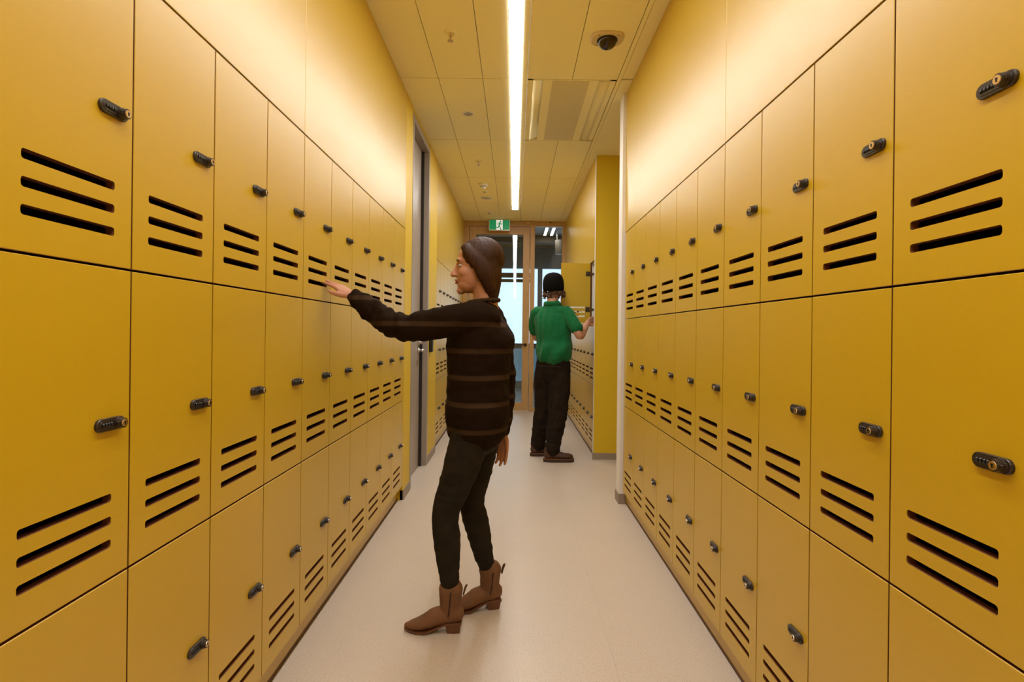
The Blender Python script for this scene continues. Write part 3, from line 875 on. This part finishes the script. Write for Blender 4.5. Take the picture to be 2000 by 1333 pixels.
def hand(bm, wrist, D, N, thumb_side, curls, spread=0.0, s=1.0, thumb_out=0.9):
    """D: wrist->fingers, N: palm normal (side the fingers curl to), thumb_side: +1/-1 along D x N"""
    D = Vector(D).normalized(); N = Vector(N); N = (N - D * N.dot(D)).normalized(); S = D.cross(N) * thumb_side
    w_ = Vector(wrist)
    def at(d, sd, n_): return w_ + (D * d + S * sd + N * n_) * s
    limb(bm, [at(-.02, 0, 0), at(.02, 0, 0), at(.055, 0, .002), at(.082, 0, 0)], [(.025 * s, .019 * s), (.031 * s, .016 * s), (.038 * s, .014 * s), (.036 * s, .011 * s)], S, 16)
    base = [(.086, .0285, .070), (.090, .0095, .078), (.086, -.0095, .073), (.078, -.0275, .058)]
    for i, (d0, s0, L) in enumerate(base):
        c = curls[i]; a = 0.0; p = at(d0 - .018, s0 * .95, 0); pts = [p]; ang = (1.5 - i) * spread
        fd = 0.0; pos = Vector((d0, s0, 0)); pts.append(at(*pos))
        for seg, f in ((.46, 1.0), (.30, 1.15), (.24, .8)):
            a += c * f
            pos = pos + Vector((math.cos(a) * math.cos(ang), math.sin(ang) * math.cos(a), math.sin(a))) * (L * seg)
            pts.append(at(*pos))
        r = (.0092, .0088, .0082, .0076, .0066)
        k = .88 if i == 3 else 1
        limb(bm, pts, [q * s * k for q in r], S, 10, 3)
    o_ = thumb_out
    limb(bm, [at(.018, .018, .004), at(.042, .018 + .024 * o_, .012), at(.066, .018 + .036 * o_, .018), at(.090, .018 + .042 * o_, .022)], [.015 * s, .0125 * s, .0100 * s, .0078 * s], N, 10, 3)

def fold(scale, amt, stretch=(1, 1, 1), seed=0.0, sharp=1.0):
    def f(co):
        q = Vector((co.x * stretch[0], co.y * stretch[1], co.z * stretch[2])) * scale + Vector((seed, seed * 2, seed))
        v = noise.noise(q) + .5 * noise.noise(q * 2.1)
        return amt * v
    return f

# ---------------- woman reaching to the left lockers
WO = Vector((-0.19, 2.32, 0.0))
wb_ = bmesh.new()
cw = Vector((-.158, 2.30, 1.478)); FW = Vector((-1, -.06, -.02)); UW = Vector((0, 0, 1))
atw, SW = head(wb_, cw, FW, UW, .93)
limb(wb_, [(-.118, 2.30, 1.30), (-.128, 2.30, 1.38), (-.145, 2.30, 1.45)], [.052, .047, .045])
limb(wb_, [(-.14, 2.31, .80), (-.145, 2.31, .95), (-.135, 2.31, 1.10), (-.135, 2.31, 1.20), (-.125, 2.30, 1.290)],
     [(.145, .095), (.115, .082), (.125, .088), (.13, .088), (.12, .052)], (0, 1, 0), 20)
LA = [(-.165, 2.175, 1.268), (-.30, 2.178, 1.243), (-.445, 2.20, 1.222), (-.56, 2.24, 1.285), (-.668, 2.282, 1.352)]
limb(wb_, LA, [.046, .042, .036, .034, .024])
hand(wb_, (-.668, 2.282, 1.352), (-.80, .28, .50), (-.30, .25, -.80), 1, (.10, .06, .12, .20), .10, .92, .8)
RA = [(-.115, 2.455, 1.270), (-.075, 2.50, 1.16), (-.045, 2.515, 1.02), (-.045, 2.50, .89), (-.052, 2.48, .765)]
limb(wb_, RA, [.046, .042, .036, .034, .024])
hand(wb_, (-.052, 2.48, .765), (-.02, -.06, -1), (-.35, -.9, 0), -1, (.22, .28, .32, .36), .03, .92, .5)
HL, KL, AL = Vector((-.155, 2.225, .84)), Vector((-.270, 2.225, .475)), Vector((-.245, 2.235, .12))
HR, KR, AR = Vector((-.125, 2.395, .84)), Vector((-.178, 2.405, .475)), Vector((-.098, 2.425, .12))
for h_, k_, a_ in ((HL, KL, AL), (HR, KR, AR)):
    limb(wb_, [h_, h_.lerp(k_, .5), k_, k_.lerp(a_, .4), a_, a_ + Vector((0, 0, -.05))], [.070, .060, .044, .040, .022, .020])
woman = remesh(wb_, 'person', 'skin_w', .0034, 3, WO)
woman.location = WO
tag(woman, 'person in dark striped jumper and tan ankle boots reaching to the left lockers', 'person')
eyes_mouth(atw, SW, FW, .93, WO, woman)
# hair: straight, falling to the nape
bm = bmesh.new()
ell(bm, atw(-.022, 0, .044), (.095, .081, .088), FW)
limb(bm, [atw(-.048, 0, .04), atw(-.064, 0, -.04), atw(-.062, 0, -.11), atw(-.060, 0, -.165)], [(.074, .054), (.072, .042), (.060, .034), (.045, .022)], SW, 20)
for q in (-1, 1):
    limb(bm, [atw(.052, q * .055, .085), atw(.010, q * .078, .040), atw(-.030, q * .080, -.030), atw(-.058, q * .055, -.100)], [(.020, .014), (.030, .014), (.034, .016), (.026, .018)], FW, 12)
def strand(co):
    a = math.atan2(co.y - cw.y, co.x - cw.x)
    return .0025 * noise.noise(Vector((a * 14, co.z * 6, 1.0)))
remesh(bm, 'hair', 'hair', .0045, 3, WO, woman, strand)
# jumper
bm = bmesh.new()
limb(bm, [(-.150, 2.31, .835), (-.150, 2.31, .90), (-.150, 2.31, .98), (-.148, 2.31, 1.10), (-.140, 2.31, 1.19), (-.132, 2.305, 1.25), (-.128, 2.30, 1.280)],
     [(.184, .132), (.184, .133), (.178, .130), (.175, .134), (.180, .142), (.168, .108), (.125, .070)], (0, 1, 0), 28)
lj = [Vector(p) for p in LA]
limb(bm, [lj[0] + Vector((.05, .04, -.01)), lj[0], lj[1], lj[2], lj[3], lj[4] + Vector((.012, -.004, -.008))], [.062, .064, .062, .055, .050, .036], (0, 1, 0), 20)
rj = [Vector(p) for p in RA]
limb(bm, [rj[0] + Vector((-.01, -.05, .0)), rj[0], rj[1], rj[2], rj[3], rj[4] + Vector((0, 0, .015))], [.070, .068, .060, .052, .048, .038], (0, 1, 0), 20)
def wj(co):
    arm = max(0, min(1, (-.28 - co.x) / .1))
    return fold(14, .006, (1, .6, 1.0), 3)(co) * (1 - arm) + fold(20, .011, (1.5, .5, .6), 3)(co) * arm + fold(24, .004, (.35, .35, 1), 9)(co)
remesh(bm, 'jumper', 'jumper', .006, 4, WO, woman, wj)
# neckline band
bm = bmesh.new()
lp = [Vector((-.130 + .062 * math.cos(t), 2.300 + .070 * math.sin(t), 1.338 + .006 * math.cos(t))) for t in [2 * math.pi * i / 28 for i in range(29)]]
limb(bm, lp, [.009] * 29, (0, 0, 1), 8, 1)
plain(bm, 'neckband', 'jumper', WO, woman)
# jeans
bm = bmesh.new()
limb(bm, [(-.14, 2.31, .96), (-.14, 2.31, .86), (-.14, 2.31, .79)], [(.14, .098), (.158, .108), (.14, .095)], (0, 1, 0), 24)
for h_, k_, a_ in ((HL, KL, AL), (HR, KR, AR)):
    limb(bm, [h_ + Vector((0, 0, .03)), h_.lerp(k_, .3), h_.lerp(k_, .7), k_, k_.lerp(a_, .3), k_.lerp(a_, .7), a_ + Vector((0, 0, .035))],
         [.080, .078, .065, .055, .055, .041, .031], (0, 1, 0), 20)
remesh(bm, 'jeans', 'jeans', .006, 3, WO, woman, lambda co: fold(30, .003, (.4, .4, 1.3), 4)(co))
# boots
def boot(heel, ang, par):
    h_ = Vector(heel); F = Vector((math.cos(ang), math.sin(ang), 0)); S = Vector((-F.y, F.x, 0))
    def at(f, z, sd=0): return h_ + F * f + S * sd + Vector((0, 0, z))
    bm = bmesh.new()
    limb(bm, [at(.022, .072), at(.060, .066), at(.105, .056), at(.150, .036), at(.192, .025), at(.222, .021)],
         [(.031, .036), (.034, .036), (.037, .036), (.042, .026), (.033, .018), (.014, .011)], S, 18)
    limb(bm, [at(.044, .066), at(.048, .105), at(.047, .140), at(.046, .168)], [(.035, .042), (.035, .042), (.039, .045), (.044, .050)], S, 18)
    b = remesh(bm, 'boot', 'tan', .004, 3, WO, par, lambda co: fold(40, .0018, (1, 1, 1), 2)(co))
    bm = bmesh.new()
    o_ = [(.002, -.026), (.030, -.031), (.064, -.028), (.064, .028), (.030, .031), (.002, .026)]
    vs = []
    for z, k in ((0, .80), (.037, 1.0)):
        vs.append([bm.verts.new(at(.034 + (u - .034) * k, z, v * k)) for u, v in o_])
    for i in range(6): bm.faces.new((vs[0][i], vs[0][(i + 1) % 6], vs[1][(i + 1) % 6], vs[1][i]))
    bm.faces.new(vs[1]); bm.faces.new(list(reversed(vs[0])))
    plain(bm, 'heel', 'heel', WO, b, False)
    bm = bmesh.new()
    st = [(.0, .036, .030), (.06, .034, .031), (.10, .018, .030), (.14, .004, .041), (.18, .002, .038), (.212, .005, .024), (.232, .008, .008)]
    prev = None
    for f, z, hw in st:
        r = [bm.verts.new(at(f, z, -hw)), bm.verts.new(at(f, z, hw)), bm.verts.new(at(f, z + .008, hw)), bm.verts.new(at(f, z + .008, -hw))]
        if prev:
            for i in range(4): bm.faces.new((prev[i], prev[(i + 1) % 4], r[(i + 1) % 4], r[i]))
        else: bm.faces.new(r)
        prev = r
    bm.faces.new(list(reversed(prev)))
    plain(bm, 'sole', 'heel', WO, b, False)
    bm = bmesh.new(); limb(bm, [at(-.004, .150), at(-.012, .180), at(-.020, .186), at(-.014, .172), at(-.006, .146)], [(.008, .002)] * 5, S, 8, 3)
    plain(bm, 'pull_tab', 'heel', WO, b)
    bm = bmesh.new(); limb(bm, [at(.042, .172, .047), at(.046, .12, .043), at(.052, .075, .039)], [.0022] * 3, F, 6); limb(bm, [at(.042, .172, -.047), at(.046, .12, -.043), at(.052, .075, -.039)], [.0022] * 3, F, 6)
    plain(bm, 'side_zip', 'lace', WO, b)
boot((-.200, 2.238, 0), math.radians(180), woman)
boot((-.050, 2.440, 0), math.radians(180 + 14), woman)

# ---------------- man at the open locker
MO = Vector((0.33, 5.35, 0.0))
FM = Vector((.50, .866, 0)); RM = Vector((.866, -.50, 0))
def mp_(c, r, f, z): return Vector(c[:2] + (0,)) + RM * r + FM * f + Vector((0, 0, z)) if isinstance(c, tuple) else c + RM * r + FM * f + Vector((0, 0, z))
C0 = Vector((.365, 5.40, 0))
mb = bmesh.new()
FH = Vector((.62, .78, -.10)).normalized()
cm = Vector((.385, 5.46, 1.672))
atm, SM = head(mb, cm, FH, Vector((0, 0, 1)), 1.0)
limb(mb, [mp_(C0, 0, -.01, 1.42), mp_(C0, 0, .01, 1.53), cm + Vector((-.005, -.01, -.05))], [.062, .056, .055])
limb(mb, [mp_(C0, 0.02, 0, .90), mp_(C0, .01, 0, 1.05), mp_(C0, 0, 0, 1.25), mp_(C0, 0, 0, 1.40)], [(.15, .095), (.145, .09), (.165, .10), (.14, .06)], RM, 20)
MRA = [Vector((.505, 5.315, 1.405)), Vector((.560, 5.25, 1.30)), Vector((.615, 5.215, 1.185)), Vector((.655, 5.29, 1.235)), Vector((.705, 5.385, 1.305))]
limb(mb, MRA, [.052, .046, .038, .038, .026])
hand(mb, MRA[-1], (.55, .72, .35), (.75, -.55, .2), 1, (.25, .30, .34, .40), .02, 1.0, .7)
MLA = [Vector((.215, 5.50, 1.405)), Vector((.205, 5.56, 1.28)), Vector((.225, 5.64, 1.16)), Vector((.33, 5.70, 1.17)), Vector((.43, 5.73, 1.20))]
limb(mb, MLA, [.052, .046, .038, .038, .026])
hand(mb, MLA[-1], (.95, .2, .15), (.3, -.9, .1), -1, (.3, .35, .4, .45), .02, 1.0, .6)
MHR, MKR, MAR = Vector((.448, 5.36, .86)), Vector((.425, 5.29, .47)), Vector((.368, 5.215, .12))
MHL, MKL, MAL = Vector((.305, 5.44, .86)), Vector((.300, 5.46, .47)), Vector((.245, 5.455, .12))
for h_, k_, a_ in ((MHL, MKL, MAL), (MHR, MKR, MAR)):
    limb(mb, [h_, h_.lerp(k_, .5), k_, k_.lerp(a_, .4), a_, a_ + Vector((0, 0, -.05))], [.075, .066, .050, .048, .036, .034])
man = remesh(mb, 'person', 'skin_m', .004, 3, MO)
man.location = MO
tag(man, 'person in green polo shirt and black beanie standing at the open locker', 'person')
eyes_mouth(atm, SM, FH, 1.0, MO, man)
# polo
bm = bmesh.new()
limb(bm, [mp_(C0, .030, -.01, 1.015) + Vector((0,0,.0)), mp_(C0, .028, -.01, 1.05), mp_(C0, .022, 0, 1.13), mp_(C0, .008, 0, 1.27), mp_(C0, 0, 0, 1.375), mp_(C0, 0, .0, 1.425), mp_(C0, 0, .008, 1.472)],
     [(.186, .142), (.183, .138), (.176, .124), (.186, .124), (.182, .102), (.128, .080), (.086, .072)], RM, 32)
limb(bm, [MRA[0] + Vector((-.06, .03, .005)), MRA[0], MRA[1], MRA[1].lerp(MRA[2], .35)], [.060, .061, .062, .064], FM, 20)
limb(bm, [MLA[0] + Vector((.06, -.03, .005)), MLA[0], MLA[1], MLA[1].lerp(MLA[2], .35)], [.060, .061, .062, .064], FM, 20)
def wp(co):
    low = max(0, min(1, (1.25 - co.z) / .3))
    r_ = (co - C0).dot(RM)
    diag = noise.noise(Vector(((co.z * 9 - r_ * 13), co.y * 3, 5.0)))
    vert = noise.noise(Vector((r_ * 26, co.z * 3.5, 2.0)))
    return .022 * diag * low + .012 * vert + fold(30, .002, (1, 1, 1), 1)(co)
remesh(bm, 'polo_shirt', 'polo', .006, 12, MO, man, wp)
bm = bmesh.new()
cc = mp_(C0, 0, .008, 1.484)
ring = [cc + RM * (.084 * math.cos(t)) + FM * (.078 * math.sin(t)) + Vector((0, 0, -.012 * math.sin(t))) for t in [2 * math.pi * i / 28 for i in range(29)]]
limb(bm, ring, [(.022, .007)] * 29, (0, 0, 1), 10, 1)
plain(bm, 'collar', 'polo', MO, man)
# trousers
bm = bmesh.new()
limb(bm, [mp_(C0, .028, 0, 1.0), mp_(C0, .028, -.005, .92), mp_(C0, .028, -.01, .82)], [(.146, .096), (.152, .106), (.158, .118)], RM, 24)
for h_, k_, a_, sx in ((MHL, MKL, MAL, -1), (MHR, MKR, MAR, 1)):
    limb(bm, [h_ + Vector((0, 0, .03)), h_.lerp(k_, .3), h_.lerp(k_, .65), k_, k_.lerp(a_, .4), k_.lerp(a_, .8), a_ + Vector((0, 0, .0))],
         [.098, .106, .100, .094, .086, .076, .068], RM, 22)
def wt(co):
    return fold(12, .010, (1.6, 1.6, .8), 6)(co) + fold(20, .006, (.6, .6, 1.3), 2)(co) * max(0, min(1, (.7 - co.z) / .4))
remesh(bm, 'trousers', 'cords', .006, 3, MO, man, wt)
for a_ in (MAL, MAR):
    bm = bmesh.new()
    limb(bm, [a_ + Vector((0, 0, .018)), a_ + Vector((0, 0, -.012))], [.073, .075], RM, 20, 2)
    plain(bm, 'cuff', 'cords', MO, man)
bm = bmesh.new()
for r_ in (-.045, .105):
    p0 = mp_(C0, r_, -.135, .86)
    limb(bm, [p0 + RM * -.05 + Vector((0, 0, .035)), p0 + RM * .05 + Vector((0, 0, .03))], [(.003, .003)] * 2, FM, 6, 2)
plain(bm, 'pocket_seams', 'lace', MO, man)
# shoes
def shoe(heel, ang, par):
    h_ = Vector(heel); F = Vector((math.cos(ang), math.sin(ang), 0)); S = Vector((-F.y, F.x, 0))
    def at(f, z, sd=0): return h_ + F * f + S * sd + Vector((0, 0, z))
    bm = bmesh.new()
    limb(bm, [at(.036, .066), at(.08, .068), at(.14, .060), at(.19, .052), at(.235, .050), at(.258, .047)],
         [(.036, .042), (.039, .044), (.043, .036), (.049, .030), (.046, .028), (.030, .022)], S, 20)
    limb(bm, [at(.055, .07), at(.062, .125)], [(.040, .050), (.044, .052)], S, 18)
    b = remesh(bm, 'shoe', 'shoe', .004, 3, MO, par)
    bm = bmesh.new()
    o_ = []
    for i in range(28):
        t = 2 * math.pi * i / 28; c_, s_ = math.cos(t), math.sin(t)
        u = .142 + .146 * math.copysign(abs(c_) ** .75, c_); hw = .046 + .010 * (u - .1) / .15
        o_.append((u, hw * math.copysign(abs(s_) ** .8, s_)))
    prism(bm, o_, lambda u, v, d: at(u, d, v), .0, .026, .0)
    plain(bm, 'sole', 'sole', MO, b, False)
    bm = bmesh.new(); prism(bm, [(q[0] * 1.0 + (.002 if q[0] > .14 else -.002), q[1] * 1.03) for q in o_], lambda u, v, d: at(u, d, v), .0262, .0325, .001)
    plain(bm, 'welt', 'welt', MO, b, False)
    bm = bmesh.new()
    for i in range(4):
        f = .115 + i * .020; z = .104 - i * .006
        limb(bm, [at(f, z - .012, -.026), at(f + .004, z, 0), at(f, z - .012, .026)], [.0028] * 3, F, 6)
    plain(bm, 'laces', 'lace', MO, b)
shoe((.286, 5.195, 0), math.radians(4), man)
shoe((.168, 5.425, 0), math.radians(14), man)
# beanie
bm = bmesh.new()
UB = Vector((-.05, -.10, 1)).normalized()
cb = cm + Vector((-.008, -.012, .030))
prof = [(.103, -.072), (.108, -.060), (.109, -.030), (.108, .0), (.104, .030), (.093, .062), (.072, .086), (.040, .101), (0, .106)]
n = 36; rings = []
bF = (FH - UB * FH.dot(UB)).normalized(); bS = UB.cross(bF)
for r, h_ in prof:
    if r < 1e-6: rings.append([bm.verts.new(cb + UB * h_)])
    else: rings.append([bm.verts.new(cb + UB * h_ + bF * (r * 1.03 * math.cos(2 * math.pi * i / n)) + bS * (r * .93 * math.sin(2 * math.pi * i / n))) for i in range(n)])
inner = [bm.verts.new(cb + (v.co - cb) * .9) for v in rings[0]]
for i in range(n): bm.faces.new((inner[i], inner[(i + 1) % n], rings[0][(i + 1) % n], rings[0][i]))
for a, b in zip(rings, rings[1:]):
    for i in range(n):
        j = (i + 1) % n
        if len(b) == 1: bm.faces.new((a[i], a[j], b[0]))
        else: bm.faces.new((a[i], a[j], b[j], b[i]))
plain(bm, 'beanie', 'beanie', MO, man)
bm = bmesh.new()
rr = [cb + UB * -.064 + bF * (.1065 * math.cos(2 * math.pi * i / n)) + bS * (.096 * math.sin(2 * math.pi * i / n)) for i in range(n + 1)]
limb(bm, rr, [(.011, .0022)] * (n + 1), UB, 8, 1)
bn = plain(bm, 'beanie_hem', 'beanie', MO, man)
# curls below the beanie
bm = bmesh.new()
rnd = random.Random(3)
for i in range(70):
    a = rnd.uniform(.30 * math.pi, 1.70 * math.pi)        # round the back, away from the face
    side_f = abs(math.sin(a))
    r = rnd.uniform(.080, .104) + .010 * side_f
    z = rnd.uniform(-.115, -.055)
    c_ = cm + bF * (r * math.cos(a) * 1.0) + bS * (r * .93 * math.sin(a) * (1.05 if side_f > .8 else 1)) + Vector((0, 0, z + .02))
    rad = rnd.uniform(.008, .015); ph = rnd.uniform(0, 6.28)
    d1 = Vector((rnd.uniform(-1, 1), rnd.uniform(-1, 1), rnd.uniform(-.4, .4))).normalized(); d2 = d1.orthogonal().normalized()
    limb(bm, [c_ + d1 * rad * math.cos(ph + k * 1.1) + d2 * rad * math.sin(ph + k * 1.1) + Vector((0, 0, -.005 * k)) for k in range(6)], [.0052, .006, .006, .0055, .005, .003], (.3, .2, .9), 6, 2)
plain(bm, 'hair', 'hair_m', MO, man)
